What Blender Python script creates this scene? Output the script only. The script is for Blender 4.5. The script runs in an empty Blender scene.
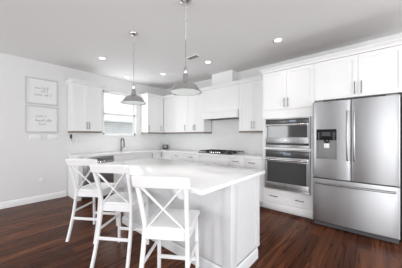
import bpy, bmesh, math, random
from mathutils import Vector, Matrix
random.seed(4)
S = bpy.context.scene
COL = S.collection
PI = math.pi

# ------------------------------------------------------------------ camera
CAMX, CAMY, CAMZ = 5.005, -4.05, 1.296
cam = bpy.data.cameras.new('camera')
cam.sensor_fit = 'HORIZONTAL'
cam.sensor_width = 36.0
cam.lens = 197.75 / 402 * 36.0
cam.shift_y = 2.3 / 402
cam.clip_start = 0.05
co = bpy.data.objects.new('camera', cam)
co.location = (CAMX, CAMY, CAMZ)
co.rotation_euler = (PI / 2, 0, math.radians(40.83))
COL.objects.link(co)
S.camera = co

# ------------------------------------------------------------------ world, lights, exposure
S.view_settings.view_transform = 'Standard'
S.view_settings.look = 'None'
S.view_settings.gamma = 1.0
S.view_settings.use_curve_mapping = False
S.view_settings.exposure = -0.5
S.cycles.use_denoising = True
S.cycles.max_bounces = 10
S.cycles.diffuse_bounces = 4
S.render.filter_size = 1.15
S.cycles.sample_clamp_indirect = 6.0

w = bpy.data.worlds.new('overcast_sky')
S.world = w
w.use_nodes = True
nt = w.node_tree
nt.nodes['Background'].inputs['Color'].default_value = (0.93, 0.96, 1.0, 1)
nt.nodes['Background'].inputs['Strength'].default_value = 2.4

H = 2.788
RX, RY = 8.2, -8.2          # right wall, back wall of the open-plan room


def area(name, loc, rot, sx, sy, power, color=(1, 1, 1)):
    l = bpy.data.lights.new(name, 'AREA')
    l.shape = 'RECTANGLE'
    l.size, l.size_y, l.energy, l.color = sx, sy, power, color
    o = bpy.data.objects.new(name, l)
    o.location, o.rotation_euler = loc, rot
    COL.objects.link(o)
    return o


# area lamps added for daylight at unseen windows behind and beside the photographer
area('daylight_lamp_back_a', (1.1, RY + 0.03, 1.35), (PI / 2, 0, 0), 1.1, 2.1, 110, (0.955, 0.98, 1.0))
area('daylight_lamp_back_b', (6.4, RY + 0.03, 1.35), (PI / 2, 0, 0), 2.4, 2.1, 200, (0.955, 0.98, 1.0))
area('daylight_lamp_right', (RX - 0.03, -3.2, 1.35), (PI / 2, 0, PI / 2), 3.0, 2.1, 150, (0.955, 0.98, 1.0))
area('daylight_sink_window', (-0.03, -1.495, 1.88), (PI / 2, 0, -PI / 2), 0.86, 1.05, 14, (0.97, 0.985, 1))
RECESSED_W = 12.0
PENDANT_W = 3.5


# ------------------------------------------------------------------ materials
def mat(name, col, rough=0.5, metal=0.0, spec=0.5, emit=0.0, noise=0.0, nscale=(20, 20, 20), bump=0.0, coat=0.0):
    m = bpy.data.materials.new(name)
    m.use_nodes = True
    n = m.node_tree.nodes
    L = m.node_tree.links
    b = n['Principled BSDF']
    b.inputs['Base Color'].default_value = (*col, 1)
    b.inputs['Roughness'].default_value = rough
    b.inputs['Metallic'].default_value = metal
    b.inputs['Specular IOR Level'].default_value = spec
    b.inputs['Coat Weight'].default_value = coat
    if emit:
        b.inputs['Emission Color'].default_value = (*col, 1)
        b.inputs['Emission Strength'].default_value = emit
    if noise or bump:
        tc = n.new('ShaderNodeTexCoord')
        mp = n.new('ShaderNodeMapping')
        mp.inputs['Scale'].default_value = nscale
        nz = n.new('ShaderNodeTexNoise')
        nz.inputs['Scale'].default_value = 1.0
        nz.inputs['Detail'].default_value = 3.0
        L.new(tc.outputs['Object'], mp.inputs['Vector'])
        L.new(mp.outputs['Vector'], nz.inputs['Vector'])
        if noise:
            mr = n.new('ShaderNodeMixRGB')
            mr.inputs[1].default_value = (*[c * (1 - noise) for c in col], 1)
            mr.inputs[2].default_value = (*[min(1, c * (1 + noise)) for c in col], 1)
            L.new(nz.outputs['Fac'], mr.inputs[0])
            L.new(mr.outputs[0], b.inputs['Base Color'])
        if bump:
            bp = n.new('ShaderNodeBump')
            bp.inputs['Strength'].default_value = bump
            bp.inputs['Distance'].default_value = 0.01
            L.new(nz.outputs['Fac'], bp.inputs['Height'])
            L.new(bp.outputs['Normal'], b.inputs['Normal'])
    return m


M_WALL = mat('wall_paint', (0.79, 0.79, 0.79), 0.75, spec=0.2, noise=0.01, nscale=(3, 3, 3))
M_CEIL = mat('ceiling_paint', (0.90, 0.90, 0.90), 0.85, spec=0.1, bump=0.05, nscale=(60, 60, 60))
M_CAB = mat('cabinet_paint', (0.86, 0.86, 0.855), 0.35, spec=0.4, noise=0.006, nscale=(5, 5, 5))
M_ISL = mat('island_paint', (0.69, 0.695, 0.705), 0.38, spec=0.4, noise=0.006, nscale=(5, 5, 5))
M_TRIM = mat('trim_paint', (0.86, 0.86, 0.86), 0.35, spec=0.4)
M_CHAIR = mat('stool_paint', (0.88, 0.88, 0.885), 0.33, spec=0.5, noise=0.006, nscale=(8, 8, 8))
M_QUARTZ = mat('quartz', (0.88, 0.88, 0.88), 0.12, spec=0.5, noise=0.02, nscale=(9, 9, 9))
M_NICK = mat('brushed_nickel', (0.62, 0.6, 0.58), 0.25, 1.0)
M_PULL = mat('pull_nickel', (0.18, 0.178, 0.175), 0.35, 1.0)
M_CHROME = mat('polished_nickel', (0.56, 0.565, 0.57), 0.08, 1.0)
M_FAUCET = mat('gunmetal', (0.16, 0.16, 0.165), 0.3, 1.0)
M_BLACK = mat('black_plastic', (0.012, 0.012, 0.013), 0.35)
M_GLOSS = mat('black_glass', (0.015, 0.015, 0.017), 0.06)
M_OVENPANEL = mat('oven_panel', (0.06, 0.06, 0.062), 0.22)
M_OVENGLASS = mat('oven_glass', (0.06, 0.06, 0.062), 0.06, spec=0.5)
M_IRON = mat('cast_iron', (0.02, 0.02, 0.02), 0.55, bump=0.2, nscale=(90, 90, 90))
M_GREY = mat('grey_plastic', (0.25, 0.255, 0.26), 0.4)
M_DARKGREY = mat('dark_grey_plastic', (0.08, 0.08, 0.085), 0.4)
M_WPLAS = mat('white_plastic', (0.85, 0.85, 0.85), 0.3)
M_SLOT = mat('socket_slot', (0.1, 0.1, 0.1), 0.6)
M_PAPER = mat('print_paper', (0.84, 0.84, 0.84), 0.6, spec=0.3)
M_FRAME = mat('frame_wood_white', (0.6, 0.6, 0.6), 0.45, noise=0.05, nscale=(8, 8, 60))
M_INK = mat('grey_ink', (0.32, 0.32, 0.33), 0.7)
M_INNER = mat('shade_enamel', (0.85, 0.88, 0.87), 0.4)
M_LENS = mat('lamp_lens', (1, 0.98, 0.95), 0.4, emit=6.0)
M_DIFF = mat('lamp_diffuser', (0.80, 0.86, 0.84), 0.5, emit=0.35)
M_SCREEN = mat('lit_display', (0.12, 0.16, 0.2), 0.2, emit=0.5)
M_HOODIN = mat('hood_insert', (0.06, 0.055, 0.05), 0.5, 0.3)  # insert tone darkened to paint in the shadow under the hood band
M_BOUNCE = mat('bounce_board_brown', (0.20, 0.14, 0.10), 0.8, noise=0.1, nscale=(3, 40, 3))  # for the unseen boards added to tint bounce light brown


def steel_mat(name, col=(0.52, 0.53, 0.545), rough=0.42, stretch=(1.5, 1.5, 160)):
    m = bpy.data.materials.new(name)
    m.use_nodes = True
    n, L = m.node_tree.nodes, m.node_tree.links
    b = n['Principled BSDF']
    b.inputs['Metallic'].default_value = 1.0
    b.inputs['Base Color'].default_value = (*col, 1)
    tc = n.new('ShaderNodeTexCoord')
    mp = n.new('ShaderNodeMapping')
    mp.inputs['Scale'].default_value = stretch
    nz = n.new('ShaderNodeTexNoise')
    nz.inputs['Scale'].default_value = 3
    nz.inputs['Detail'].default_value = 4
    rr = n.new('ShaderNodeMapRange')
    rr.inputs['To Min'].default_value = rough - 0.02
    rr.inputs['To Max'].default_value = rough + 0.03
    L.new(tc.outputs['Object'], mp.inputs['Vector'])
    L.new(mp.outputs['Vector'], nz.inputs['Vector'])
    L.new(nz.outputs['Fac'], rr.inputs['Value'])
    L.new(rr.outputs['Result'], b.inputs['Roughness'])
    tg = n.new('ShaderNodeTangent')           # horizontal brushing: reflections smear vertically
    tg.direction_type = 'RADIAL'
    tg.axis = 'Z'
    L.new(tg.outputs['Tangent'], b.inputs['Tangent'])
    b.inputs['Anisotropic'].default_value = 0.8
    b.inputs['Anisotropic Rotation'].default_value = 0.25
    return m


M_STEEL = steel_mat('brushed_steel')


def wood_floor():
    m = bpy.data.materials.new('dark_hardwood')
    m.use_nodes = True
    n, L = m.node_tree.nodes, m.node_tree.links
    b = n['Principled BSDF']
    tc = n.new('ShaderNodeTexCoord')
    mp = n.new('ShaderNodeMapping')           # boards run along world Y
    mp.inputs['Rotation'].default_value = (0, 0, PI / 2)
    L.new(tc.outputs['Object'], mp.inputs['Vector'])
    br = n.new('ShaderNodeTexBrick')
    br.offset = 0.37
    br.inputs['Scale'].default_value = 1.0
    br.inputs['Brick Width'].default_value = 1.1
    br.inputs['Row Height'].default_value = 0.125
    br.inputs['Mortar Size'].default_value = 0.0022
    br.inputs['Mortar Smooth'].default_value = 0.3
    br.inputs['Bias'].default_value = 0.0
    br.inputs['Color1'].default_value = (0, 0, 0, 1)
    br.inputs['Color2'].default_value = (1, 1, 1, 1)
    br.inputs['Mortar'].default_value = (0.5, 0.5, 0.5, 1)
    L.new(mp.outputs['Vector'], br.inputs['Vector'])
    # grain: noise stretched along the boards, shifted per board
    mp2 = n.new('ShaderNodeMapping')
    mp2.inputs['Scale'].default_value = (26, 1.6, 1)
    ad = n.new('ShaderNodeVectorMath')
    ad.operation = 'ADD'
    sc = n.new('ShaderNodeVectorMath')
    sc.operation = 'SCALE'
    sc.inputs['Scale'].default_value = 13.0
    L.new(br.outputs['Color'], sc.inputs[0])
    L.new(tc.outputs['Object'], mp2.inputs['Vector'])
    L.new(mp2.outputs['Vector'], ad.inputs[0])
    L.new(sc.outputs['Vector'], ad.inputs[1])
    nz = n.new('ShaderNodeTexNoise')
    nz.inputs['Scale'].default_value = 1.0
    nz.inputs['Detail'].default_value = 6.0
    nz.inputs['Roughness'].default_value = 0.62
    nz.inputs['Distortion'].default_value = 0.6
    L.new(ad.outputs['Vector'], nz.inputs['Vector'])
    big = n.new('ShaderNodeTexNoise')
    big.inputs['Scale'].default_value = 3.2
    big.inputs['Detail'].default_value = 3.0
    L.new(ad.outputs['Vector'], big.inputs['Vector'])
    mx = n.new('ShaderNodeMath')
    mx.operation = 'MULTIPLY_ADD'
    mx.inputs[1].default_value = 0.30
    L.new(br.outputs['Color'], mx.inputs[0])
    L.new(nz.outputs['Fac'], mx.inputs[2])
    ramp = n.new('ShaderNodeValToRGB')
    e = ramp.color_ramp.elements
    e[0].position, e[0].color = 0.28, (0.018, 0.006, 0.0037, 1)
    e[1].position, e[1].color = 1.05, (0.235, 0.085, 0.038, 1)
    x = ramp.color_ramp.elements.new(0.62)
    x.color = (0.078, 0.026, 0.0122, 1)
    L.new(mx.outputs[0], ramp.inputs['Fac'])
    mr = n.new('ShaderNodeMixRGB')
    mr.inputs[2].default_value = (0.008, 0.004, 0.003, 1)
    L.new(br.outputs['Fac'], mr.inputs[0])
    L.new(ramp.outputs['Color'], mr.inputs[1])
    L.new(mr.outputs[0], b.inputs['Base Color'])
    rr = n.new('ShaderNodeMapRange')
    rr.inputs['To Min'].default_value = 0.2
    rr.inputs['To Max'].default_value = 0.38
    L.new(nz.outputs['Fac'], rr.inputs['Value'])
    L.new(rr.outputs['Result'], b.inputs['Roughness'])
    b.inputs['Specular IOR Level'].default_value = 0.09
    bp = n.new('ShaderNodeBump')
    bp.inputs['Strength'].default_value = 0.25
    bp.inputs['Distance'].default_value = 0.004
    L.new(nz.outputs['Fac'], bp.inputs['Height'])
    L.new(bp.outputs['Normal'], b.inputs['Normal'])
    return m


def tile_mat(name, along_x):
    m = bpy.data.materials.new(name)
    m.use_nodes = True
    n, L = m.node_tree.nodes, m.node_tree.links
    b = n['Principled BSDF']
    b.inputs['Roughness'].default_value = 0.18
    tc = n.new('ShaderNodeTexCoord')
    mp = n.new('ShaderNodeMapping')
    mp.inputs['Rotation'].default_value = (PI / 2, 0, 0) if along_x else (PI / 2, 0, PI / 2)
    sp = n.new('ShaderNodeSeparateXYZ')
    cb = n.new('ShaderNodeCombineXYZ')
    L.new(tc.outputs['Object'], sp.inputs[0])
    L.new(sp.outputs['X' if along_x else 'Y'], cb.inputs['X'])
    L.new(sp.outputs['Z'], cb.inputs['Y'])
    br = n.new('ShaderNodeTexBrick')
    br.inputs['Scale'].default_value = 1.0
    br.inputs['Brick Width'].default_value = 0.152
    br.inputs['Row Height'].default_value = 0.076
    br.inputs['Mortar Size'].default_value = 0.0015
    br.inputs['Color1'].default_value = (0.85, 0.85, 0.84, 1)
    br.inputs['Color2'].default_value = (0.83, 0.83, 0.825, 1)
    br.inputs['Mortar'].default_value = (0.81, 0.81, 0.805, 1)
    L.new(cb.outputs[0], br.inputs['Vector'])
    L.new(br.outputs['Color'], b.inputs['Base Color'])
    return m


def siding_mat():
    m = bpy.data.materials.new('lap_siding')
    m.use_nodes = True
    n, L = m.node_tree.nodes, m.node_tree.links
    b = n['Principled BSDF']
    b.inputs['Roughness'].default_value = 0.7
    tc = n.new('ShaderNodeTexCoord')
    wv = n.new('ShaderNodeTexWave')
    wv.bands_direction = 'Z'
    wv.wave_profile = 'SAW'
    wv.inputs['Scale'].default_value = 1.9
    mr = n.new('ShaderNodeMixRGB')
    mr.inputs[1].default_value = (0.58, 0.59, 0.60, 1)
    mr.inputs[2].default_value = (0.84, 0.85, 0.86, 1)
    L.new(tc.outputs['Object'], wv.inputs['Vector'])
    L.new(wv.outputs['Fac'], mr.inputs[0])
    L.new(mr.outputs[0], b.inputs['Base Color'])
    return m


def glass_mat():
    m = bpy.data.materials.new('window_glass')
    m.use_nodes = True
    n, L = m.node_tree.nodes, m.node_tree.links
    n.remove(n['Principled BSDF'])
    t = n.new('ShaderNodeBsdfTransparent')
    t.inputs[0].default_value = (0.96, 0.97, 0.97, 1)
    g = n.new('ShaderNodeBsdfGlossy')
    g.inputs['Roughness'].default_value = 0.02
    mx = n.new('ShaderNodeMixShader')
    mx.inputs[0].default_value = 0.06
    L.new(t.outputs[0], mx.inputs[1])
    L.new(g.outputs[0], mx.inputs[2])
    L.new(mx.outputs[0], n['Material Output'].inputs[0])
    return m


# ------------------------------------------------------------------ mesh helpers
class B:
    def __init__(self):
        self.bm = bmesh.new()

    def box(self, x0, x1, y0, y1, z0, z1, bev=0.0, seg=2):
        x0, x1 = min(x0, x1), max(x0, x1)
        y0, y1 = min(y0, y1), max(y0, y1)
        z0, z1 = min(z0, z1), max(z0, z1)
        r = bmesh.ops.create_cube(self.bm, size=1.0)
        vs = r['verts']
        for v in vs:
            v.co = Vector((x0 + (v.co.x + .5) * (x1 - x0), y0 + (v.co.y + .5) * (y1 - y0), z0 + (v.co.z + .5) * (z1 - z0)))
        if bev:
            es = {e for v in vs for e in v.link_edges}
            bmesh.ops.bevel(self.bm, geom=list(es), offset=bev, segments=seg, profile=0.5, affect='EDGES')
        return self

    def ring_loft(self, rings, closed=True, caps=True):
        R = [[self.bm.verts.new(p) for p in r] for r in rings]
        n = len(R[0])
        for a, b in zip(R, R[1:]):
            for i in range(n if closed else n - 1):
                j = (i + 1) % n
                self.bm.faces.new((a[i], a[j], b[j], b[i]))
        if caps:
            self.bm.faces.new(R[0][::-1])
            self.bm.faces.new(R[-1])
        return self

    def lathe(self, prof, c=(0, 0, 0), n=32, axis='z'):
        """prof: list of (radius, height); open ends are capped when the radius is not 0"""
        rings = []
        for r, h in prof:
            r = max(r, 1e-4)
            ring = []
            for i in range(n):
                a = 2 * PI * i / n
                if axis == 'z':
                    ring.append((c[0] + r * math.cos(a), c[1] + r * math.sin(a), c[2] + h))
                elif axis == 'y':
                    ring.append((c[0] + r * math.cos(a), c[1] + h, c[2] - r * math.sin(a)))
                else:
                    ring.append((c[0] + h, c[1] + r * math.cos(a), c[2] + r * math.sin(a)))
            rings.append(ring)
        return self.ring_loft(rings)

    def tube(self, pts, r, n=10, flat=None, closed=False):
        """sweep: circle of radius r (number or list) or a rectangle flat=(w, h) along pts"""
        pts = [Vector(p) for p in pts]
        m = len(pts)
        rings = []
        up0 = None
        for i, p in enumerate(pts):
            if closed:
                t = pts[(i + 1) % m] - pts[i - 1]
            else:
                t = pts[min(i + 1, m - 1)] - pts[max(i - 1, 0)]
            t.normalize()
            if up0 is None:
                up0 = Vector((0, 0, 1)) if abs(t.z) < 0.9 else Vector((0, 1, 0))
            s = t.cross(up0)
            if s.length < 1e-4:
                s = t.cross(Vector((1, 0, 0)))
            s.normalize()
            u = s.cross(t).normalized()
            up0 = u
            rr = r[i] if isinstance(r, (list, tuple)) else r
            if flat:
                fw, fh = flat
                c = 0.25 * min(fw, fh)
                q = [(-fw / 2 + c, -fh / 2), (fw / 2 - c, -fh / 2), (fw / 2, -fh / 2 + c), (fw / 2, fh / 2 - c),
                     (fw / 2 - c, fh / 2), (-fw / 2 + c, fh / 2), (-fw / 2, fh / 2 - c), (-fw / 2, -fh / 2 + c)]
                rings.append([p + s * a + u * b for a, b in q])
            else:
                rings.append([p + s * (rr * math.cos(2 * PI * k / n)) + u * (rr * math.sin(2 * PI * k / n)) for k in range(n)])
        if closed:
            rings.append(rings[0])
            return self.ring_loft(rings, caps=False)
        return self.ring_loft(rings)

    def prism(self, poly, z0, z1, bev=0.0):
        a = [self.bm.verts.new((x, y, z0)) for x, y in poly]
        b = [self.bm.verts.new((x, y, z1)) for x, y in poly]
        n = len(poly)
        fs = [self.bm.faces.new(a[::-1]), self.bm.faces.new(b)]
        for i in range(n):
            j = (i + 1) % n
            fs.append(self.bm.faces.new((a[i], a[j], b[j], b[i])))
        if bev:
            es = {e for f in fs[:2] for e in f.edges}
            bmesh.ops.bevel(self.bm, geom=list(es), offset=bev, segments=2, profile=0.5, affect='EDGES')
        return self

    def prism_x(self, poly, x0, x1):
        """poly of (y, z) extruded along x"""
        a = [self.bm.verts.new((x0, y, z)) for y, z in poly]
        b = [self.bm.verts.new((x1, y, z)) for y, z in poly]
        n = len(poly)
        self.bm.faces.new(a[::-1])
        self.bm.faces.new(b)
        for i in range(n):
            j = (i + 1) % n
            self.bm.faces.new((a[i], a[j], b[j], b[i]))
        return self

    def build(self, name, m, parent=None, smooth=35):
        bmesh.ops.recalc_face_normals(self.bm, faces=self.bm.faces[:])
        me = bpy.data.meshes.new(name)
        self.bm.to_mesh(me)
        self.bm.free()
        me.materials.append(m)
        for p in me.polygons:
            p.use_smooth = True
        me.set_sharp_from_angle(angle=math.radians(smooth))
        o = bpy.data.objects.new(name, me)
        COL.objects.link(o)
        if parent:
            o.parent = parent
        return o


def tag(o, label, cat, group=None):
    o['label'] = label
    o['category'] = cat
    if group:
        o['group'] = group
    return o


def thing(name, label, cat, loc=(0, 0, 0), rz=0.0, group=None):
    o = bpy.data.objects.new(name, None)
    o.empty_display_size = 0.1
    o.location = loc
    o.rotation_euler = (0, 0, rz)
    COL.objects.link(o)
    return tag(o, label, cat, group)


def struct(name, b, m, parent=None):
    o = b.build(name, m, parent)
    if not parent:
        o['kind'] = 'structure'
    return o


def dup(root, loc, rz, label=None):
    r = root.copy()
    COL.objects.link(r)
    r.location = loc
    r.rotation_euler = (0, 0, rz)
    if label:
        r['label'] = label
    for ch in list(root.children):
        c = ch.copy()
        COL.objects.link(c)
        c.parent = r
        for g in list(ch.children):
            d = g.copy()
            COL.objects.link(d)
            d.parent = c
    return r


# ------------------------------------------------------------------ the setting
T = 0.16
struct('floor', B().box(-T, RX + T, RY - T, T, -0.12, 0.0), wood_floor())
struct('ceiling', B().box(-T, RX + T, RY - T, T, H, H + 0.12), M_CEIL)
# wall with the sink window (opening y -1.93..-1.06, z 1.33..2.43)
WY0, WY1, WZ0, WZ1 = -1.945, -1.045, 1.33, 2.44
b = B()
b.box(-T, 0, RY, WY0, 0, H).box(-T, 0, WY1, T, 0, H).box(-T, 0, WY0, WY1, 0, WZ0).box(-T, 0, WY0, WY1, WZ1, H)
struct('wall_left', b, M_WALL)
struct('wall_rear', B().box(0, RX, 0, T, 0, H), M_WALL)
# wall behind the photographer with two tall window openings
b = B()
b.box(0, 0.55, RY - T, RY, 0, H).box(1.65, 5.2, RY - T, RY, 0, H).box(7.6, RX, RY - T, RY, 0, H)
b.box(0.55, 1.65, RY - T, RY, 0, 0.3).box(0.55, 1.65, RY - T, RY, 2.4, H)
b.box(5.2, 7.6, RY - T, RY, 0, 0.3).box(5.2, 7.6, RY - T, RY, 2.4, H)
struct('wall_front', b, M_WALL)
b = B()
b.box(RX, RX + T, RY, -4.7, 0, H).box(RX, RX + T, -1.7, T, 0, H)
b.box(RX, RX + T, -4.7, -1.7, 0, 0.3).box(RX, RX + T, -4.7, -1.7, 2.4, H)
struct('wall_right', b, M_WALL)
# boxed duct chase over the range hood, reaching the ceiling
struct('wall_chase', B().box(2.06, 2.64, -0.24, 0, 2.492, H), M_CAB)

BASEP = [(0, 0), (-0.016, 0), (-0.016, 0.095), (-0.011, 0.108), (-0.006, 0.118), (0, 0.12)]
bb = B().prism_x([(y, z) for y, z in BASEP], RY, -2.72)
o = struct('baseboard_left', bb, M_TRIM)
o.rotation_euler = (0, 0, PI / 2)
o.location = (0, 0, 0)
bb = B().prism_x(BASEP, 5.36, RX)
struct('baseboard_rear', bb, M_TRIM)

# window_1: vinyl single-hung window over the sink
win = B()
fx0, fx1 = -0.11, -0.03
fw = 0.045
win.box(fx0, fx1, WY0, WY0 + fw, WZ0, WZ1).box(fx0, fx1, WY1 - fw, WY1, WZ0, WZ1)
win.box(fx0, fx1, WY0, WY1, WZ0, WZ0 + fw).box(fx0, fx1, WY0, WY1, WZ1 - fw, WZ1)
win.box(fx0 + 0.015, fx1, WY0, WY1, 1.845, 1.885)
wo = struct('window_1', win, M_TRIM)
B().box(-0.075, -0.070, WY0 + fw, WY1 - fw, WZ0 + fw, WZ1 - fw).build('window_glass', glass_mat(), wo)
B().box(-0.03, 0.022, WY0 - 0.03, WY1 + 0.03, WZ0 - 0.024, WZ0 - 0.002, 0.004).build('window_sill', M_TRIM, wo)

# backsplash tile
M_TILE_X, M_TILE_Y = tile_mat('subway_tile_rear', True), tile_mat('subway_tile_left', False)
b = B().box(0.012, 3.515, -0.012, 0, 0.914, 1.40).box(1.9, 2.86, -0.012, 0, 1.40, 1.72)
struct('trim_1', b, M_TILE_X)
b = B().box(0, 0.012, -2.70, -0.0, 0.914, WZ0 - 0.026).box(0, 0.012, -2.70, WY0 - 0.035, WZ0 - 0.026, 1.40).box(0, 0.012, WY1 + 0.035, 0, WZ0 - 0.026, 1.40)
struct('trim_2', b, M_TILE_Y)

# ------------------------------------------------------------------ view through the window
struct('ground_outside', B().box(-26, -T - 0.01, -14, 22, -0.6, -0.45), mat('lawn', (0.36, 0.37, 0.30), 0.9, noise=0.2, nscale=(3, 3, 3)))
ho = thing('neighboring_house', 'low grey lap-sided house seen through the sink window', 'house', (-11.0, 3.5, -0.45))
hw = B().box(-4, 0, -5.5, 9.0, 0, 2.95)
hw.build('wall', siding_mat(), ho)
rf = B().prism_x([(0.45, 2.9), (0.45, 3.02), (-2.0, 4.4), (-4.45, 3.02), (-4.45, 2.9)], -9.3, 5.8)
r_ = rf.build('roof', mat('pale_roof', (0.8, 0.8, 0.8), 0.8, noise=0.1, nscale=(4, 4, 4)), ho)
r_.rotation_euler = (0, 0, -PI / 2)
r_.location = (0, 0, 0)
for k, yy in enumerate((-3.6, 4.3)):
    f_ = B()
    f_.box(0, 0.06, yy - 0.55, yy - 0.45, 1.0, 2.35).box(0, 0.06, yy + 0.45, yy + 0.55, 1.0, 2.35)
    f_.box(0, 0.06, yy - 0.45, yy + 0.45, 2.25, 2.35).box(0, 0.06, yy - 0.45, yy + 0.45, 1.0, 1.1).box(0, 0.05, yy - 0.45, yy + 0.45, 1.64, 1.7)
    fo = f_.build('window', M_TRIM, ho)
    B().box(0.005, 0.02, yy - 0.45, yy + 0.45, 1.1, 2.25).build('pane', mat('house_pane', (0.15, 0.17, 0.19), 0.1), fo)


# ------------------------------------------------------------------ cabinets
def shaker(b, x0, x1, z0, z1, yf, th=0.02, fr=0.055):
    """shaker front: slab behind, raised frame; yf is the (negative) front plane"""
    g = 0.0015
    x0, x1, z0, z1 = x0 + g, x1 - g, z0 + g, z1 - g
    fr = min(fr, (x1 - x0) * 0.28, (z1 - z0) * 0.28)
    b.box(x0, x1, yf + 0.008, yf + th, z0, z1)
    b.box(x0, x0 + fr, yf, yf + 0.008, z0, z1).box(x1 - fr, x1, yf, yf + 0.008, z0, z1)
    b.box(x0 + fr, x1 - fr, yf, yf + 0.008, z1 - fr, z1).box(x0 + fr, x1 - fr, yf, yf + 0.008, z0, z0 + fr)


def pull(b, x, z, yf, vertical=True, L=0.15):
    r, out = 0.0055, 0.03
    h = L / 2
    if vertical:
        b.tube([(x, yf - out, z - h), (x, yf - out, z + h)], r, 8)
        for s in (-1, 1):
            b.tube([(x, yf, z + s * h * .72), (x, yf - out, z + s * h * .72)], r * .8, 8)
    else:
        b.tube([(x - h, yf - out, z), (x + h, yf - out, z)], r, 8)
        for s in (-1, 1):
            b.tube([(x + s * h * .72, yf, z), (x + s * h * .72, yf - out, z)], r * .8, 8)


def front(root, kind, x0, x1, z0, z1, yf, hd, flat=False):
    b = B()
    if flat:
        b.box(x0 + .0015, x1 - .0015, yf, yf + .02, z0 + .0015, z1 - .0015, 0.002)
    else:
        shaker(b, x0, x1, z0, z1, yf)
    o = b.build(kind, M_CAB, root)
    hb = B()
    if hd:
        for h in hd:
            pull(hb, h[1], h[2], yf if h[1] - x0 < .055 or x1 - h[1] < .055 or flat else yf + .008, h[0] == 'v', h[3] if len(h) > 3 else 0.15)
            hb.build('handle', M_PULL, o)
            hb = B()
    hb.bm.free()
    return o


def crown(root, w_, d_, z1, left=False, right=False, x0=0.0, ybl=0.0, ybr=0.0):
    prof = [(0.0, 0.0), (0.012, 0.0), (0.014, 0.018), (0.024, 0.034), (0.042, 0.05), (0.046, 0.052), (0.046, 0.068), (0.0, 0.068)]
    rings = []
    for p, h in prof:
        l_, r_ = (p if left else 0), (p if right else 0)
        rings.append([(x0 - l_, ybl, z1 + h), (x0 - l_, -d_ - p, z1 + h), (w_ + r_, -d_ - p, z1 + h), (w_ + r_, ybr, z1 + h)])
    B().ring_loft(rings).build('crown_molding', M_CAB, root)
    B().box(x0 + .001, w_ - .001, -d_ + .01, -.014, z1 + .0685, z1 + .076).build('bounce_board', M_BOUNCE, root)  # unseen board, added to darken and warm the bounce above the cabinets


CZ = 2.415   # top of the wall cabinets under the crown
UB = 1.395
UD = 0.33


def upper(label, loc, rz, w_, fronts, left=False, right=False, x_crown0=0.0, group='white wall cabinets'):
    t = thing('wall_cabinet', label, 'cabinet', (loc[0], loc[1], UB), rz, group)
    z1 = CZ - UB
    B().box(0.001, w_ - 0.001, -UD + .021, -0.013, 0.012, z1 - 0.001).build('cabinet_body', M_CAB, t)
    for f in fronts:
        front(t, 'door', f[0], f[1], 0.012, z1 - .004, -UD, f[2])
    crown(t, w_, UD, z1 - .001, left, right, x_crown0)
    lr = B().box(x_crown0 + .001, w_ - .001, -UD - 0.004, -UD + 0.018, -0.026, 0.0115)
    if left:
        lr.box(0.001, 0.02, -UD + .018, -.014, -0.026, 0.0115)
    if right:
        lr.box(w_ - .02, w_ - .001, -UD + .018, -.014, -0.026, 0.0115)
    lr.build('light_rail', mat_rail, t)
    return t


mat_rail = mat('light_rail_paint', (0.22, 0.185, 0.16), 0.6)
HV = 0.13     # height of a vertical pull's middle above the door's lower edge
R90 = PI / 2
upper('white two-door wall cabinet left of the sink window', (0, -2.70), R90, 0.592,
      [(0.0, 0.296, [('v', 0.27, HV)]), (0.296, 0.592, [('v', 0.322, HV)])], True, True)
upper('white wall cabinet between the sink window and the room corner', (0, -0.89), R90, 0.555,
      [(0.0, 0.41, [('v', 0.035, HV)]), (0.41, 0.552, [('v', 0.44, HV)])], True, False)
t = upper('white wall cabinet in the room corner, on the cooktop wall', (0.0, 0), 0, 1.28,
          [(0.336, 0.76, None), (0.76, 1.28, [('v', 1.24, HV)])], False, False, 0.29)
upper('narrow two-door white wall cabinet just left of the range hood', (1.28, 0), 0, 0.60,
      [(0.0, 0.298, [('v', 0.27, HV)]), (0.298, 0.60, [('v', 0.328, HV)])], False, True)
upper('two-door white wall cabinet between range hood and wall ovens', (2.862, 0), 0, 0.655,
      [(0.0, 0.326, [('v', 0.296, HV)]), (0.326, 0.652, [('v', 0.356, HV)])], False, False)

# range hood, a white box in line with the wall cabinets
t = thing('range_hood', 'white panelled range hood box over the gas cooktop', 'range hood', (1.884, 0, 1.70))
hw_ = 0.974
b = B().box(0.001, hw_ - .001, -0.32, -0.013, 0.17, CZ - 1.70 - .001)
b.build('hood_cover', M_CAB, t)
b = B()
shaker(b, 0.0, hw_, 0.172, CZ - 1.70 - .004, -0.335, 0.015, 0.05)
b.build('front_panel', M_CAB, t)
b = B()
b.box(0.012, hw_ - .012, -0.405, -0.385, 0, 0.165, 0.003).box(0.012, 0.032, -0.385, -0.013, 0, 0.165).box(hw_ - .032, hw_ - .012, -0.385, -0.013, 0, 0.165)
b.box(0.006, hw_ - .006, -0.412, -0.013, 0.152, 0.17, 0.003)
b.build('lower_band', M_CAB, t)
B().box(0.034, hw_ - .034, -0.383, -0.016, 0.002, 0.05).build('filter_insert', M_HOODIN, t)
crown(t, hw_, 0.335, CZ - 1.70 - .001)

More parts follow.
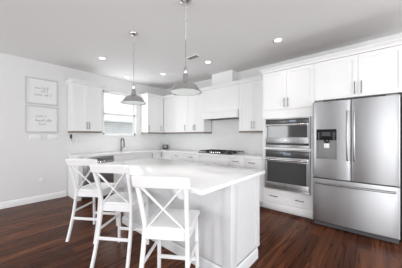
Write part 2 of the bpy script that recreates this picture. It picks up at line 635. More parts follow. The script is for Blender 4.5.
# tall oven cabinet
TX0, TX1, TD = 3.52, 4.338, 0.63
TW = TX1 - TX0
MW0, MW1, OV0, OV1 = 1.108, 1.60, 0.395, 1.07
t = thing('oven_cabinet', 'tall white cabinet housing the microwave and the wall oven', 'cabinet', (TX0, 0, 0))
b = B()
yb, yf = -0.013, -TD + 0.021
b.box(0, 0.046, yf, yb, 0.10, CZ).box(TW - .046, TW, yf, yb, 0.10, CZ)
b.box(0.046, TW - .046, yf, yb, 0.10, OV0 - .006).box(0.046, TW - .046, yf, yb, OV1 + .006, MW0 - .006)
b.box(0.046, TW - .046, yf, yb, MW1 + .006, CZ).box(0.046, TW - .046, -0.05, yb, OV0, CZ)
b.build('cabinet_body', M_CAB, t)
b = B()
b.box(0.0, 0.046, -TD, yf, 0.375, 1.745).box(TW - .046, TW, -TD, yf, 0.375, 1.745)
b.box(0.046, TW - .046, -TD, yf, 0.375, OV0 - .004).box(0.046, TW - .046, -TD, yf, OV1 + .004, MW0 - .004).box(0.046, TW - .046, -TD, yf, MW1 + .004, 1.745)
b.build('face_frame', M_CAB, t)
front(t, 'door', 0.0, TW / 2, 1.748, CZ - .004, -TD, [('v', TW / 2 - .03, 1.86)])
front(t, 'door', TW / 2, TW, 1.748, CZ - .004, -TD, [('v', TW / 2 + .03, 1.86)])
front(t, 'drawer', 0.0, TW, 0.155, 0.372, -TD, [('h', TW * .25, 0.265, 0.13), ('h', TW * .75, 0.265, 0.13)])
B().box(0.0, TW, -TD - .008, yf, 0.045, 0.152, .003).build('base_trim', M_CAB, t)
B().box(0.0, TW, -TD + .06, yb, 0.0, 0.10).build('toe_kick', M_CAB, t)
crown(t, TW, TD, CZ, True, False, ybl=-.013, ybr=-.013)


def badge(t, x, z, y):
    """round maker's badge"""
    b = B().lathe([(0.0, 0), (0.0145, 0), (0.0145, -0.002), (0.0125, -0.003), (0.0, -0.003)], (x, y, z), 20, 'y')
    o = b.build('badge', M_DARKGREY, t)
    B().lathe([(0.0100, -0.003), (0.0112, -0.003), (0.0112, -0.004), (0.0100, -0.004)], (x, y, z), 20, 'y').build('badge_ring', M_NICK, o)


OX0, OW = TX0 + 0.049, 0.72
# microwave
t = thing('microwave_oven', 'built-in stainless microwave above the wall oven', 'microwave', (OX0, -TD, MW0))
hh = MW1 - MW0
B().box(0.004, OW - .004, 0.002, 0.5, 0.004, hh - .004).build('case', M_DARKGREY, t)
f = B()
f.box(0, OW, -0.03, -0.002, hh - .018, hh, .002).box(0, 0.018, -0.03, -0.002, 0, hh - .018).box(OW - .018, OW, -0.03, -0.002, 0, hh - .018).box(0.018, OW - .018, -0.03, -0.002, 0, 0.04, .002)
f.build('trim_frame', M_STEEL, t)
B().box(0.02, OW - .02, -0.032, -0.002, hh - .088, hh - .02, .002).build('control_panel', M_OVENPANEL, t)
B().box(0.42, 0.52, -0.0335, -0.032, hh - .07, hh - .04).build('display', M_SCREEN, t)
d = B()
z0, z1 = 0.075, hh - .095
d.box(0.02, OW - .02, -0.04, -0.004, z0, z0 + .095, .003).box(0.02, OW - .02, -0.04, -0.004, z1 - .035, z1, .003)
d.box(0.02, 0.04, -0.04, -0.004, z0 + .095, z1 - .035).box(OW - .04, OW - .02, -0.04, -0.004, z0 + .095, z1 - .035)
do = d.build('door', M_STEEL, t)
B().box(0.04, OW - .04, -0.034, -0.01, z0 + .095, z1 - .035).build('door_glass', M_OVENGLASS, do)
B().tube([(0.04, -0.072, z1 - .018), (OW - .04, -0.072, z1 - .018)], 0.011, 12).tube([(0.07, -0.04, z1 - .018), (0.07, -0.072, z1 - .018)], .008).tube([(OW - .07, -0.04, z1 - .018), (OW - .07, -0.072, z1 - .018)], .008).build('handle', M_NICK, do)
B().box(0.03, OW - .03, -0.026, -0.004, 0.043, 0.072).build('vent_grille', M_BLACK, t)
badge(t, OW / 2, z0 + .045, -0.04)

# wall oven
t = thing('wall_oven', 'built-in stainless wall oven below the microwave', 'oven', (OX0, -TD, OV0))
hh = OV1 - OV0
B().box(0.004, OW - .004, 0.002, 0.55, 0.004, hh - .004).build('case', M_DARKGREY, t)
f = B()
f.box(0, OW, -0.03, -0.002, hh - .014, hh, .002).box(0, 0.016, -0.03, -0.002, 0, hh - .014).box(OW - .016, OW, -0.03, -0.002, 0, hh - .014).box(0.016, OW - .016, -0.03, -0.002, 0, 0.03, .002)
f.build('trim_frame', M_STEEL, t)
B().box(0.018, OW - .018, -0.034, -0.002, hh - .125, hh - .017, .002).build('control_panel', M_OVENPANEL, t)
B().box(0.32, 0.44, -0.0355, -0.034, hh - .09, hh - .05).build('display', M_SCREEN, t)
d = B()
z0, z1 = 0.036, hh - .13
d.box(0.018, OW - .018, -0.045, -0.004, z0, z0 + .085, .004).box(0.018, OW - .018, -0.045, -0.004, z1 - .075, z1, .004)
d.box(0.018, 0.05, -0.045, -0.004, z0 + .085, z1 - .075).box(OW - .05, OW - .018, -0.045, -0.004, z0 + .085, z1 - .075)
do = d.build('door', M_STEEL, t)
B().box(0.05, OW - .05, -0.042, -0.01, z0 + .085, z1 - .075).build('door_glass', M_OVENGLASS, do)
hz = z1 - .035
B().tube([(0.03, -0.095, hz), (OW - .03, -0.095, hz)], 0.0135, 12).tube([(0.06, -0.045, hz), (0.06, -0.095, hz)], .009).tube([(OW - .06, -0.045, hz), (OW - .06, -0.095, hz)], .009).build('handle', M_NICK, do)
badge(t, OW / 2, z0 + .042, -0.045)

# cabinet over the fridge, with the end panel that closes the fridge bay
FX0, FX1 = 4.338, 5.31
t = thing('fridge_cabinet', 'white two-door cabinet bridging over the refrigerator', 'cabinet', (FX0, 0, 0))
FW = FX1 - FX0
FZ = 1.835
B().box(0.001, FW - .001, -TD + .021, -.013, FZ, CZ).build('cabinet_body', M_CAB, t)
sp_ = 4.863 - FX0
front(t, 'door', 0.0, sp_, FZ, CZ - .004, -TD, [('v', sp_ - .035, FZ + .12, 0.17)])
front(t, 'door', sp_, FW, FZ, CZ - .004, -TD, [('v', sp_ + .035, FZ + .12, 0.17)])
B().box(FW - .022, FW, -TD, -.013, 0, FZ - .001).build('end_panel', M_CAB, t)
crown(t, FW, TD, CZ, False, True, ybl=-.013, ybr=-.013)

# ------------------------------------------------------------------ refrigerator
RX0, RW = 4.350, 0.908
t = thing('refrigerator', 'stainless french door refrigerator with water dispenser, beside the oven cabinet', 'refrigerator', (RX0, 0, 0))
YD = -0.79       # door edge plane
B().box(0.006, RW - .006, -0.715, -0.05, 0.03, 1.765, .004).build('case', M_GREY, t)
g = B().box(0.01, RW - .01, -0.735, -0.716, 0.012, 0.075)
g.build('base_grille', M_DARKGREY, t)
g = B()
for x in (0.08, RW - .08):
    for y in (-0.66, -0.12):
        g = B().lathe([(0.02, 0), (0.02, 0.03)], (x, y, 0.0), 12)
        g.build('foot', M_BLACK, t)


def bow(x, x0, x1, amt=0.009):
    u = (x - x0) / (x1 - x0) * 2 - 1
    return YD - amt * (1 - u * u) - 0


def bowed_front(x0, x1, z0, z1, m, name, hole=None, amt=0.008, back=-0.722):
    """fridge door: bowed front with rounded vertical edges, optional rectangular niche hole"""
    xs = [x0, x0 + .003, x0 + .008, x0 + .016]
    n = 14
    xs += [x0 + .016 + (x1 - x0 - .032) * i / n for i in range(1, n)]
    xs += [x1 - .016, x1 - .008, x1 - .003, x1]
    zs = [z0, z0 + .004, z0 + .012, z1 - .012, z1 - .004, z1]
    if hole:
        hx0, hx1, hz0, hz1 = hole
        xs = sorted([x for x in xs if not (abs(x - hx0) < .012 or abs(x - hx1) < .012)] + [hx0, hx1])
        zs = sorted(zs + [hz0, hz1])

    def edge(d, r=.016):
        if d >= r:
            return 0
        u = 1 - d / r
        return r * .8 * (1 - math.sqrt(max(0, 1 - u * u)))

    def yv(x, z):
        e = max(edge(min(x - x0, x1 - x)), edge(min(z - z0, z1 - z), .012))
        return bow(x, x0, x1, amt) + e
    b_ = B()
    bm = b_.bm
    V = {(i, j): bm.verts.new((x, yv(x, z), z)) for i, x in enumerate(xs) for j, z in enumerate(zs)}
    hole_cells = set()
    for i in range(len(xs) - 1):
        for j in range(len(zs) - 1):
            if hole and xs[i] >= hx0 - 1e-6 and xs[i + 1] <= hx1 + 1e-6 and zs[j] >= hz0 - 1e-6 and zs[j + 1] <= hz1 + 1e-6:
                hole_cells.add((i, j))
                continue
            bm.faces.new((V[i, j], V[i + 1, j], V[i + 1, j + 1], V[i, j + 1]))
    # sides and back
    nx, nz = len(xs) - 1, len(zs) - 1
    border = [(i, 0) for i in range(nx)] + [(nx, j) for j in range(nz)] + [(i, nz) for i in range(nx, 0, -1)] + [(0, j) for j in range(nz, 0, -1)]
    Bk = [bm.verts.new((xs[i], back, zs[j])) for i, j in border]
    m_ = len(border)
    for k in range(m_):
        l = (k + 1) % m_
        bm.faces.new((V[border[l]], V[border[k]], Bk[k], Bk[l]))
    bm.faces.new(Bk)
    if hole:
        ib = [i for i, x in enumerate(xs) if hx0 - 1e-6 <= x <= hx1 + 1e-6]
        jb = [j for j, z in enumerate(zs) if hz0 - 1e-6 <= z <= hz1 + 1e-6]
        hb = [(i, jb[0]) for i in ib[:-1]] + [(ib[-1], j) for j in jb[:-1]] + [(i, jb[-1]) for i in ib[:0:-1]] + [(ib[0], j) for j in jb[:0:-1]]
        K = [bm.verts.new((xs[i], YD + .055, zs[j])) for i, j in hb]
        for k in range(len(hb)):
            l = (k + 1) % len(hb)
            bm.faces.new((V[hb[k]], V[hb[l]], K[l], K[k]))
        bm.faces.new(K[::-1])
        loose = [v for v in bm.verts if not v.link_faces]
        for v in loose:
            bm.verts.remove(v)
    return b_.build(name, m, t, 40)


XM = 0.446
ZS, ZT = 0.70, 1.785
HX0, HX1, HZ0, HZ1 = 0.048, 0.290, 0.975, 1.395
dl = bowed_front(0.0, XM - .002, ZS + .004, ZT, M_STEEL, 'left_door', (HX0, HX1, HZ0, HZ1))
dr = bowed_front(XM + .002, RW, ZS + .004, ZT, M_STEEL, 'right_door')
fz = bowed_front(0.0, RW, 0.085, ZS - .004, M_STEEL, 'freezer_drawer', None, 0.012)


M_BAR = mat('fridge_handle_steel', (0.36, 0.36, 0.365), 0.3, 1.0)


def bar_handle(pts, r, posts, root):
    b_ = B().tube(pts, r, 12)
    for p, q in posts:
        b_.tube([p, q], r * .8, 8)
    b_.build('handle', M_BAR, root)


for (xx, root) in ((XM - .035, dl), (XM + .035, dr)):
    pts = [(xx, YD - .035 - .022 * math.sin(PI * u), 0.99 + 0.635 * u) for u in [i / 12 for i in range(13)]]
    bar_handle([(xx, YD - .002, 0.975)] + pts + [(xx, YD - .002, 1.63)], 0.0115, [], root)
zz = 0.635
pts = [(0.05 + (RW - .1) * u, YD - .045 - .025 * math.sin(PI * u), zz) for u in [i / 16 for i in range(17)]]
bar_handle([(0.045, YD - .002, zz)] + pts + [(RW - .045, YD - .002, zz)], 0.0125, [], fz)
# dispenser in the left door
dp = B()
ym = bow((HX0 + HX1) / 2, 0, XM) - .004
dp.box(HX0 + .001, HX1 - .001, ym, YD + .054, 1.245, HZ1 - .001, .003)
dpo = dp.build('dispenser_panel', mat('panel_black', (0.008, 0.008, 0.009), 0.3, spec=0.15), dl)
B().box(HX0 + .07, HX1 - .07, ym - .0015, ym, 1.30, 1.355).build('display', mat('panel_display', (0.05, 0.055, 0.06), 0.25), dpo)
for k in range(4):
    for bx in (HX0 + .03, HX1 - .03):
        B().lathe([(0.0, 0), (0.006, 0), (0.006, -.002), (0, -.002)], (bx, ym, 1.262 + k * .026), 10, 'y').build('touch_button', M_GREY, dpo)
n_ = B().box(HX0 + .0015, HX1 - .0015, YD + .046, YD + .054, HZ0 + .0015, 1.244).box(HX0 + .0015, HX1 - .0015, YD - .006, YD + .046, HZ0 + .0015, HZ0 + .02)
n_.build('niche_lining', mat('niche_steel', (0.2, 0.2, 0.2), 0.4, 0.8), dl)
B().lathe([(0.034, 0), (0.034, -.02), (0.022, -.032), (0.018, -.042), (0.0, -.042)], ((HX0 + HX1) / 2, YD + .018, 1.2445), 20).build('water_spout', M_BLACK, dl)
B().box((HX0 + HX1) / 2 - .032, (HX0 + HX1) / 2 + .032, YD + .022, YD + .04, 1.13, 1.195, .004).build('paddle', M_WPLAS, dl)
for x in (0.07, RW - .07):
    B().box(x - .055, x + .055, -0.775, -0.64, 1.7655, 1.80, .006).build('hinge_cover', M_GREY, t)

# ------------------------------------------------------------------ base cabinets
BZ0, BZ1 = 0.10, 0.872


def base(name, label, loc, rz, w_, fronts, xbody=0.0):
    t = thing(name, label, 'cabinet', (loc[0], loc[1], 0), rz, 'white base cabinets')
    B().box(xbody + .001, w_ - .001, -0.609, -0.013, BZ0, BZ1).build('cabinet_body', M_CAB, t)
    B().box(xbody + .001, w_ - .001, -0.555, -0.013, 0.0, BZ0).build('toe_kick', M_CAB, t)
    for k, x0, x1, z0, z1, hd in fronts:
        front(t, k, x0, x1, z0, z1, -0.63, hd, flat=(k == 'drawer'))
    return t


# window wall: local x runs along world +y
t = base('end_cabinet', 'narrow white base cabinet end, left of the dishwasher', (0, -2.685), R90, 0.083, [('door', 0.0, 0.083, BZ0, BZ1, None)])
base('sink_cabinet', 'white base cabinet under the sink, right of the dishwasher', (0, -1.975), R90, 0.955,
     [('door', 0.0, 0.4775, BZ0, 0.69, [('v', 0.4375, .58, .13)]), ('door', 0.4775, 0.955, BZ0, 0.69, [('v', 0.5175, .58, .13)]), ('drawer', 0.0, 0.955, 0.693, BZ1, None)])
base('corner_cabinet', 'white corner base cabinet on the window wall side', (0, -1.018), R90, 1.0,
     [('door', 0.0, 0.30, BZ0, BZ1, [('v', 0.06, .80, .10)]), ('door', 0.30, 0.386, BZ0, BZ1, [('v', 0.345, .80, .10)])])
base('drawer_cabinet', 'white base cabinet with a drawer, between corner and cooktop', (0.612, 0), 0, 1.366,
     [('door', 0.020, 0.36, BZ0, BZ1, None), ('drawer', 0.36, 0.87, 0.70, BZ1, [('h', 0.628, .80, .13)]), ('door', 0.36, 0.87, BZ0, 0.697, None),
      ('drawer', 0.87, 1.366, 0.70, BZ1, [('h', 1.122, .80, .13)]), ('door', 0.87, 1.366, BZ0, 0.697, None)])
base('cooktop_cabinet', 'white base cabinet under the gas cooktop', (1.98, 0), 0, 0.818,
     [('drawer', 0.0, 0.818, 0.70, BZ1, None), ('door', 0.0, 0.409, BZ0, 0.697, [('v', 0.37, .6, .13)]), ('door', 0.409, 0.818, BZ0, 0.697, [('v', 0.448, .6, .13)])])
base('drawer_cabinet', 'white base cabinet with two top drawers, between cooktop and oven cabinet', (2.80, 0), 0, 0.717,
     [('drawer', 0.0, 0.34, 0.70, BZ1, [('h', 0.17, .80, .13)]), ('drawer', 0.34, 0.717, 0.70, BZ1, [('h', 0.515, .80, .13)]),
      ('door', 0.0, 0.34, BZ0, 0.697, [('v', 0.30, .6, .13)]), ('door', 0.34, 0.717, BZ0, 0.697, [('v', 0.38, .6, .13)])])

# L-shaped worktop
poly = [(0.013, -2.70), (0.65, -2.70), (0.65, -0.65), (3.518, -0.65), (3.518, -0.013), (0.013, -0.013)]
tag(B().prism(poly, 0.874, 0.914, 0.003).build('countertop', M_QUARTZ), 'white L-shaped quartz worktop running along both walls', 'countertop')

# dishwasher
t = thing('dishwasher', 'stainless dishwasher under the left end of the wall worktop', 'dishwasher', (0, -2.598, 0), R90)
DW = 0.618
B().box(0.004, DW - .004, -0.58, -0.03, 0.02, 0.868).build('case', M_DARKGREY, t)
do = B().box(0.002, DW - .002, -0.632, -0.582, 0.115, 0.80, .004).build('door', steel_mat('dishwasher_steel', (0.30, 0.30, 0.31), 0.3), t)
B().box(0.002, DW - .002, -0.632, -0.582, 0.803, 0.868, .003).build('control_strip', mat('control_strip_steel', (0.36, 0.36, 0.36), 0.3, 0.9), t)
B().tube([(0.06, -0.675, 0.755), (DW - .06, -0.675, 0.755)], 0.011, 10).tube([(0.09, -0.632, 0.755), (0.09, -0.675, 0.755)], .008).tube([(DW - .09, -0.632, 0.755), (DW - .09, -0.675, 0.755)], .008).build('handle', M_NICK, do)
B().box(0.004, DW - .004, -0.575, -0.03, 0.0, 0.018).build('kick_plate', M_BLACK, t)

# ------------------------------------------------------------------ island
IX0, IX1, IY0, IY1 = 2.12, 4.125, -3.022, -1.96
BX0, BX1, BY0, BY1 = 2.20, 4.075, -2.57, -1.985
t = thing('kitchen_island', 'white panelled kitchen island base with corner posts', 'kitchen island', ((BX0 + BX1) / 2, (BY0 + BY1) / 2, 0))
cx, cy = t.location.x, t.location.y
x0, x1, y0, y1 = BX0 - cx, BX1 - cx, BY0 - cy, BY1 - cy
P = 0.095
TOP = 0.889
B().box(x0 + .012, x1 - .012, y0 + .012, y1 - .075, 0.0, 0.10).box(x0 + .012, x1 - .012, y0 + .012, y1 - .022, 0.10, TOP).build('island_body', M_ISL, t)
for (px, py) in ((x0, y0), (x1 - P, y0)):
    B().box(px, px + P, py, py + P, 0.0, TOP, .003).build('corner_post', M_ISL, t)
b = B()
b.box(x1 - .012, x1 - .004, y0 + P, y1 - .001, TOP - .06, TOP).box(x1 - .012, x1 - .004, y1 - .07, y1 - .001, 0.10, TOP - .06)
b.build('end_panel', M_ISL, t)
bp_ = [(0, 0), (-0.014, 0), (-0.014, 0.085), (-0.009, 0.097), (-0.004, 0.106), (0, 0.108)]
rings = []
b = B()
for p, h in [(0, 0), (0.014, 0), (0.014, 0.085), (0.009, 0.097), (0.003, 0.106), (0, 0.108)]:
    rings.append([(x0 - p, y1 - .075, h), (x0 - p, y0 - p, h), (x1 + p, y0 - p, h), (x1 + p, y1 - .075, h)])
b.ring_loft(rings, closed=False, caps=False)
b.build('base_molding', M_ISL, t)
n = 4
cw = (x1 - x0 - .04) / n
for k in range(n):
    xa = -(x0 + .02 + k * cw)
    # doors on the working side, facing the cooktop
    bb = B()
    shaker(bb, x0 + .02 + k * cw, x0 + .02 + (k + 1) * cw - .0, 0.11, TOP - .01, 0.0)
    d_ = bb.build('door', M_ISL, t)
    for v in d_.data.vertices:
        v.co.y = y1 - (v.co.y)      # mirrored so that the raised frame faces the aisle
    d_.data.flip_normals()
# brackets under the seating overhang
for xb in (-0.33, 0.33):
    pts = [(y0 + .012, TOP), (y0 - .22, TOP), (y0 - .22, TOP - .03)]
    for i in range(9):
        a = PI / 2 * i / 8
        pts.append((y0 - .03 - .17 * math.cos(a) * (1 - .3 * math.sin(2 * a)), TOP - .045 - .21 * math.sin(a)))
    pts += [(y0 + .012, TOP - .28)]
    B().prism_x(pts, xb - .03, xb + .03).build('corbel', M_TRIM, t)
tag(B().box(IX0, IX1, IY0, IY1, 0.890, 0.922, .003).build('island_countertop', M_QUARTZ), 'long white quartz slab on top of the island', 'countertop')


# ------------------------------------------------------------------ counter stools
def make_stool(label):
    t = thing('counter_stool', label, 'stool', (0, 0, 0), 0, 'white X-back stools along the island')
    # seat: rounded trapezoid
    fwid, rwid, d0, d1 = 0.205, 0.182, -0.19, 0.20
    poly = []

    def corner(cx_, cy_, a0, r=.028):
        for i in range(5):
            a = a0 + PI / 2 * i / 4
            poly.append((cx_ + r * math.cos(a), cy_ + r * math.sin(a)))
    corner(rwid - .028, d0 + .028, -PI / 2)
    corner(fwid - .028, d1 - .028, 0)
    corner(-fwid + .028, d1 - .028, PI / 2)
    corner(-rwid + .028, d0 + .028, PI)
    B().prism(poly, 0.584, 0.615, .007).build('seat', M_CHAIR, t)
    ap = B()
    ap.tube([(-.15, d0 + .012, .550), (.15, d0 + .012, .550)], 0, flat=(.02, .068))
    ap.tube([(-.16, d1 - .03, .550), (.16, d1 - .03, .550)], 0, flat=(.02, .068))
    for s in (-1, 1):
        ap.tube([(s * .165, d0 + .03, .550), (s * .178, d1 - .04, .550)], 0, flat=(.02, .068))
    ap.build('apron', M_CHAIR, t)

    def ypost(z):
        if z < .62:
            u = (.62 - z) / .62
            return d0 - .125 * u ** 1.7
        u = (z - .62) / .39
        return d0 - .12 * u ** 1.15

    def xpost(z):
        return .163 + (.015 * (z - .62) / .39 if z > .62 else .022 * (.62 - z) / .62)
    for s in (-1, 1):
        pts = [(s * xpost(z), ypost(z), z) for z in [0.0, .08, .16, .25, .35, .45, .55, .62, .7, .78, .86, .94]]
        B().tube(pts, 0, flat=(.030, .036)).build('rear_leg', M_CHAIR, t)
        pts = [(s * (.172 + .012 * (1 - z / .6)), d1 - .04 + .02 * (1 - z / .6), z) for z in (0, .2, .4, .5835)]
        B().tube(pts, 0, flat=(.032, .032)).build('front_leg', M_CHAIR, t)
    # top rail, bowed backwards
    r_ = B()
    rings = []
    for i in range(13):
        u = -1 + 2 * i / 12
        x = .205 * u
        yb_ = -.018 * (1 - u * u)
        zt = 1.016 + .006 * (1 - u * u)
        zl = .94
        th = .013
        ring = []
        for (dy, z) in ((-th, zl), (th, zl), (th, zt - .006), (th - .006, zt), (-th + .006, zt), (-th, zt - .006)):
            ring.append((x, ypost(z) + yb_ + dy, z))
        rings.append(ring)
    r_.ring_loft(rings)
    r_.build('top_rail', M_CHAIR, t)
    # crossed slats
    for s in (-1, 1):
        pts = []
        for i in range(9):
            u = i / 8
            z = .600 + (.94 - .600) * u
            x = s * (-.150 + .30 * u)
            pts.append((x, ypost(z) + s * .0065 * math.sin(PI * u) - .006 * math.sin(PI * u), z))
        B().tube(pts, 0, flat=(.03, .011)).build('cross_slat', M_CHAIR, t)
    # stretchers
    B().tube([(-xpost(.26), ypost(.26), .26), (xpost(.26), ypost(.26), .26)], 0, flat=(.018, .032)).build('stretcher', M_CHAIR, t)
    B().tube([(-.18, d1 - .026, .17), (.18, d1 - .026, .17)], 0, flat=(.022, .034)).build('footrest', M_CHAIR, t)
    for s in (-1, 1):
        B().tube([(s * xpost(.34), ypost(.34), .34), (s * .178, d1 - .03, .34)], 0, flat=(.018, .026)).build('stretcher', M_CHAIR, t)
    return t


RS = math.radians(33)
s0 = make_stool('white X-back counter stool nearest the camera, at the oven end of the island')
s0.location, s0.rotation_euler = (3.736, -2.946, 0), (0, 0, RS)
dup(s0, (2.906, -2.918, 0), RS, 'middle white X-back counter stool, between the two others at the island')
dup(s0, (2.150, -2.920, 0), RS, 'white X-back counter stool farthest left, in front of the dishwasher')


# ------------------------------------------------------------------ pendants
def make_pendant(label):
    ZR = 1.778
    t = thing('pendant_light', label, 'pendant lamp', (0, 0, H), 0, 'dome pendants over the island')
    z = lambda v: v - H
    B().lathe([(0.0, 0), (0.064, 0), (0.064, -.006), (0.058, -.018), (0.035, -.03), (0.012, -.034), (0.01, -.045), (0, -.045)]).build('canopy', M_NICK, t)
    ch = B()
    zt, zb_ = z(H - .042), z(2.36)
    n_ = 17
    for i in range(n_):
        zc = zt + (zb_ - zt) * (i + .5) / n_
        hl = abs(zb_ - zt) / n_ * .62
        pts = []
        for k in range(10):
            a = 2 * PI * k / 10
            dx, dz = .0095 * math.cos(a), hl * math.sin(a)
            pts.append((dx, 0, zc + dz) if i % 2 else (0, dx, zc + dz))
        ch.tube(pts, .0026, 6, closed=True)
    ch.build('chain', M_NICK, t)
    B().tube([(0, 0, z(2.365)), (0, 0, z(2.055))], .0045, 8).build('rod', M_NICK, t)
    B().lathe([(0.0, 0.285), (0.008, 0.285), (0.011, .27), (0.02, .262), (0.021, .22), (0.019, .215), (0.019, .20), (0.027, .196), (0.031, .19), (0.031, .145), (0.034, .135), (0.045, .112), (0.0, .112)], (0, 0, z(ZR)), 28).build('socket_cup', M_CHROME, t)
    pr = [(0.032, .116), (0.05, .114), (0.056, .109), (0.08, .102), (0.108, .087), (0.13, .066), (0.145, .042), (0.150, .026), (0.156, .022), (0.157, .016), (0.178, .007), (0.183, 0.0)]
    inner = [(r - .002, h - .002) for r, h in pr[::-1]]
    sh = B()
    sh.lathe(pr + inner, (0, 0, z(ZR)), 48)
    so = sh.build('lamp_shade', M_CHROME, t)
    inn = [(r - .003, h - .0035) for r, h in pr]
    B().lathe(inn[:-1] + [(r - .001, h - .001) for r, h in inn[:-1][::-1]], (0, 0, z(ZR)), 48).build('inner_enamel', M_INNER, so)
    B().lathe([(0.0, .012), (0.10, .012), (0.158, .006), (0.158, .003), (0.10, .004), (0.0, .002)], (0, 0, z(ZR)), 40).build('diffuser', M_DIFF, t)
    l = bpy.data.lights.new('pendant_bulb', 'AREA')
    l.shape = 'DISK'
    l.size, l.energy, l.color = 0.28, PENDANT_W, (1, 0.98, 0.95)
    lo = bpy.data.objects.new('pendant_bulb', l)
    lo.location = (0, 0, z(ZR) - .001)
    lo.parent = t
    COL.objects.link(lo)
    return t


p0 = make_pendant('nickel dome pendant hanging nearer the camera, over the middle of the island')
p0.location = (3.457, -2.517, H)
dup(p0, (2.39, -2.517, H), 0, 'nickel dome pendant hanging farther back, in front of the sink window')

# ------------------------------------------------------------------ ceiling fixtures
spots = [((1.116, -2.433), 'small recessed ceiling downlight near the wall cabinet left of the window'),
         ((0.346, -1.504), 'small recessed ceiling downlight above the kitchen sink'),
         ((1.222, -1.063), 'small recessed ceiling downlight nearest the room corner'),
         ((2.517, -0.955), 'small recessed ceiling downlight in front of the range hood chase'),
         ((3.905, -0.953), 'small recessed ceiling downlight in front of the tall oven cabinet')]


def make_downlight(label):
    t = thing('recessed_light', label, 'ceiling light', (0, 0, H), 0, 'recessed ceiling downlights')
    B().lathe([(0.052, 0), (0.078, 0), (0.08, -.003), (0.074, -.006), (0.055, -.007), (0.052, -.004)], (0, 0, -.0005), 32).build('trim_ring', M_WPLAS, t)
    B().lathe([(0.0, 0), (0.0525, 0), (0.0525, -.004), (0.0, -.0055)], (0, 0, -.0005), 32).build('lens', M_LENS, t)
    l = bpy.data.lights.new('downlight', 'SPOT')
    l.energy, l.shadow_soft_size, l.spot_size, l.spot_blend, l.color = RECESSED_W, 0.05, math.radians(105), 1.0, (1, 0.97, 0.93)
    lo = bpy.data.objects.new('downlight', l)
    lo.location = (0, 0, -.015)
    lo.parent = t
    COL.objects.link(lo)
    return t


r0 = None
for (xy, lab) in spots:
    if r0 is None:
        r0 = make_downlight(lab)
        r0.location = (*xy, H)
    else:
        dup(r0, (*xy, H), 0, lab)

t = thing('ceiling_vent', 'small white air register in the ceiling beside the downlights', 'vent', (2.46, -1.335, H))
t.scale = (.85, .85, 1)
b = B().box(-.16, .16, -.07, -.052, -.012, 0).box(-.16, .16, .052, .07, -.012, 0).box(-.16, -.142, -.052, .052, -.012, 0).box(.142, .16, -.052, .052, -.012, 0)
b.build('vent_frame', M_WPLAS, t)
b = B()
for k in range(7):
    yk = -.045 + k * .015
    b.prism_x([(yk - .006, -.002), (yk + .004, -.011), (yk + .006, -.010), (yk - .004, -.001)], -.142, .142)
b.build('louvers', mat('vent_louver', (0.3, 0.29, 0.28), 0.5), t)

# ------------------------------------------------------------------ pictures on the left wall


def script_line(b, y0, y1, z, amp, seed):
    """a line of loose handwriting as thin raised strokes (local x along the wall)"""
    rnd = random.Random(seed)
    x = y0
    word = []
    while x < y1:
        nletters = rnd.randint(3, 6)
        pts = []
        for k in range(nletters):
            if x > y1:
                break
            tall = rnd.random() < .3
            hgt = amp * (2.1 if tall else 1.0)
            wd = amp * rnd.uniform(.75, 1.15)
            for i in range(8):
                a = i / 8
                pts.append((x + wd * a + amp * .22 * math.sin(2 * PI * a), -.0015, z + hgt * .5 * (1 - math.cos(2 * PI * a))))
            x += wd
        if len(pts) > 2:
            b.tube(pts, amp * .11, 5)
        x += amp * .8


def picture(label, y0, y1, z0, z1, seed, lines):
    t = thing('framed_print', label, 'picture', (0.0, (y0 + y1) / 2, z0), R90, 'white framed prints on the left wall')
    w_, h_ = y1 - y0, z1 - z0
    f = 0.024
    b = B()
    b.box(-w_ / 2, w_ / 2, -.03, -.001, 0, f, .002).box(-w_ / 2, w_ / 2, -.03, -.001, h_ - f, h_, .002)
    b.box(-w_ / 2, -w_ / 2 + f, -.03, -.001, f, h_ - f).box(w_ / 2 - f, w_ / 2, -.03, -.001, f, h_ - f)
    b.build('frame', M_FRAME, t)
    p = B().box(-w_ / 2 + f, w_ / 2 - f, -.016, -.004, f, h_ - f).build('print', M_PAPER, t)
    b = B()
    for k, (a, c, zz, am) in enumerate(lines):
        script_line(b, a * w_, c * w_, zz * h_, am, seed + k)
    o = b.build('handwriting', M_INK, p)
    o.location = (0, -.0165, 0)
    return t


picture('white framed handwritten print, upper of the two on the left wall', -3.395, -2.874, 1.93, 2.447, 3,
        [(-.22, .22, .60, .026), (-.04, .17, .49, .02), (-.24, .26, .34, .026)])
picture('white framed handwritten print, lower of the two, above the light switches', -3.395, -2.874, 1.372, 1.895, 11,
        [(-.2, .12, .60, .022), (-.2, .26, .43, .026), (-.1, .1, .29, .022)])


# ------------------------------------------------------------------ switches and outlets
def plate(name, label, y, z, w_, h_, gang, rocker=True):
    t = thing(name, label, 'light switch' if rocker else 'outlet', (0, y, z), R90)
    B().box(-w_ / 2, w_ / 2, -.007, -.0005, -h_ / 2, h_ / 2, .002).build('cover_plate', M_WPLAS, t)
    for k in range(gang):
        x = (k - (gang - 1) / 2) * .046
        if rocker:
            B().box(x - .016, x + .016, -.012, -.007, -.033, .033, .002).build('rocker', M_TRIM, t)
        else:
            for s in (-1, 1):
                so = B().box(x - .017, x + .017, -.009, -.007, s * .02 - .014, s * .02 + .014, .0008).build('socket', M_TRIM, t)
                B().box(x - .008, x - .005, -.0095, -.009, s * .02 - .002, s * .02 + .008).box(x + .005, x + .008, -.0095, -.009, s * .02 - .002, s * .02 + .008).build('slots', M_SLOT, so)
    return t


plate('light_switch', 'white multi-gang switch plate under the left part of the lower print', -3.24, 1.272, .19, .115, 4)
plate('light_switch', 'white switch plate under the right lower corner of the prints', -2.955, 1.272, .165, .115, 3)
plate('wall_outlet', 'white outlet low on the wall beneath the framed prints', -3.142, .402, .074, .117, 1, False)
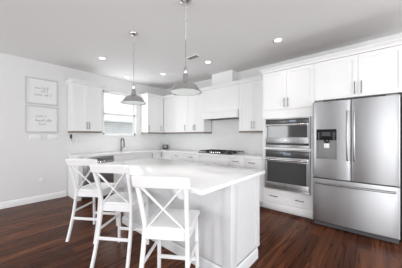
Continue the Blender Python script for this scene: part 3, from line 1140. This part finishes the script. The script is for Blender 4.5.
# outlet under the end of the wall cabinet, with a black plug-in adapter
t = plate('wall_outlet', 'white outlet on the backsplash below the cabinet left of the window', -2.61, 1.165, .075, .117, 1, False)
t.location.x = 0.0125
b = B().box(.014, .052, -2.655, -2.622, 1.25, 1.335, .006)
ad = b.build('power_adapter', M_BLACK)
tag(ad, 'small black adapter on the wall beneath the left end of the wall cabinet', 'adapter')
pts = [(.03, -2.637, 1.252), (.045, -2.632, 1.225), (.04, -2.625, 1.20), (.024, -2.615, 1.185)]
B().tube(pts, .004, 6).build('cord', M_BLACK, ad)
b = B().box(.0135, .047, -2.555, -2.505, 1.165, 1.245, .012)
nl = b.build('plug_in_device', M_WPLAS)
tag(nl, 'white plug-in device on the backsplash right of the black adapter', 'plug-in device')

# ------------------------------------------------------------------ things on the wall worktop
CT = 0.914
# faucet
t = thing('kitchen_faucet', 'dark gunmetal gooseneck faucet at the sink below the window', 'faucet', (0.095, -1.53, CT))
B().lathe([(0.0, 0), (0.027, 0), (0.027, .008), (0.02, .014), (0.019, .09), (0.016, .096), (0, .096)], n=20).build('base', M_FAUCET, t)
pts = [(0, 0, .09), (0, 0, .24)]
for i in range(1, 11):
    a = PI * i / 10
    pts.append((.075 - .075 * math.cos(a), 0, .24 + .09 * math.sin(a)))
pts.append((.152, 0, .20))
B().tube(pts, .0155, 12).build('spout', M_FAUCET, t)
B().tube([(.152, 0, .21), (.154, 0, .15), (.155, 0, .115)], [.018, .022, .021], 14).build('spray_head', M_FAUCET, t)
B().tube([(0, .018, .07), (0, .04, .075), (.03, .075, .10)], .0075, 8).build('lever', M_FAUCET, t)
t = thing('gadget_box', 'small black box-shaped gadget standing in the corner of the worktop', 'gadget', (0.16, -0.13, CT), math.radians(-40 + 85))
B().box(-.078, .078, -.035, .035, 0, .12, .006).build('case', M_BLACK, t)
B().box(-.062, .062, -.0365, -.035, .014, .108).build('screen', M_GLOSS, t)

# gas cooktop
t = thing('gas_cooktop', 'black five-burner gas cooktop with cast iron grates set in the worktop', 'cooktop', (2.39, -0.325, CT))
CW, CDp = 0.91, 0.52
B().box(-CW / 2, CW / 2, -CDp / 2, CDp / 2, 0.0005, .012, .003).build('pan', M_GLOSS, t)
for s in (-1, 1):
    B().box(s * CW / 2, s * (CW / 2 + .012), -CDp / 2, CDp / 2, .0005, .015).build('edge_trim', M_STEEL, t)
for (bx, by, br_) in ((-.3, .12, .045), (-.3, -.12, .038), (0, .03, .06), (.3, .12, .038), (.3, -.12, .045)):
    bo = B().lathe([(0, .012), (br_, .012), (br_, .022), (br_ * .8, .026), (0, .026)], (bx, by, 0), 20).build('burner', M_IRON, t)
    B().lathe([(0, .026), (br_ * .62, .026), (br_ * .6, .034), (0, .035)], (bx, by, 0), 20).build('burner_cap', M_IRON, bo)
for gx in (-.3, 0, .3):
    g = B()
    x0, x1, y0, y1 = gx - .142, gx + .142, -.235 if gx else -.15, .235
    for a_, c_ in (((x0, y0), (x1, y0)), ((x0, y1), (x1, y1)), ((x0, y0), (x0, y1)), ((x1, y0), (x1, y1)), ((gx, y0), (gx, y1)), ((x0, (y0 + y1) / 2), (x1, (y0 + y1) / 2))):
        g.tube([(*a_, .048), (*c_, .048)], 0, flat=(.012, .014))
    for px in (x0, x1):
        for py in (y0, y1):
            g.tube([(px, py, .0125), (px, py, .048)], 0, flat=(.012, .012))
    g.build('grate', M_IRON, t)
for k in range(5):
    B().lathe([(0, .012), (.019, .012), (.017, .036), (.0, .038)], (-.12 + k * .06, -.205, 0), 16).build('knob', M_NICK, t)
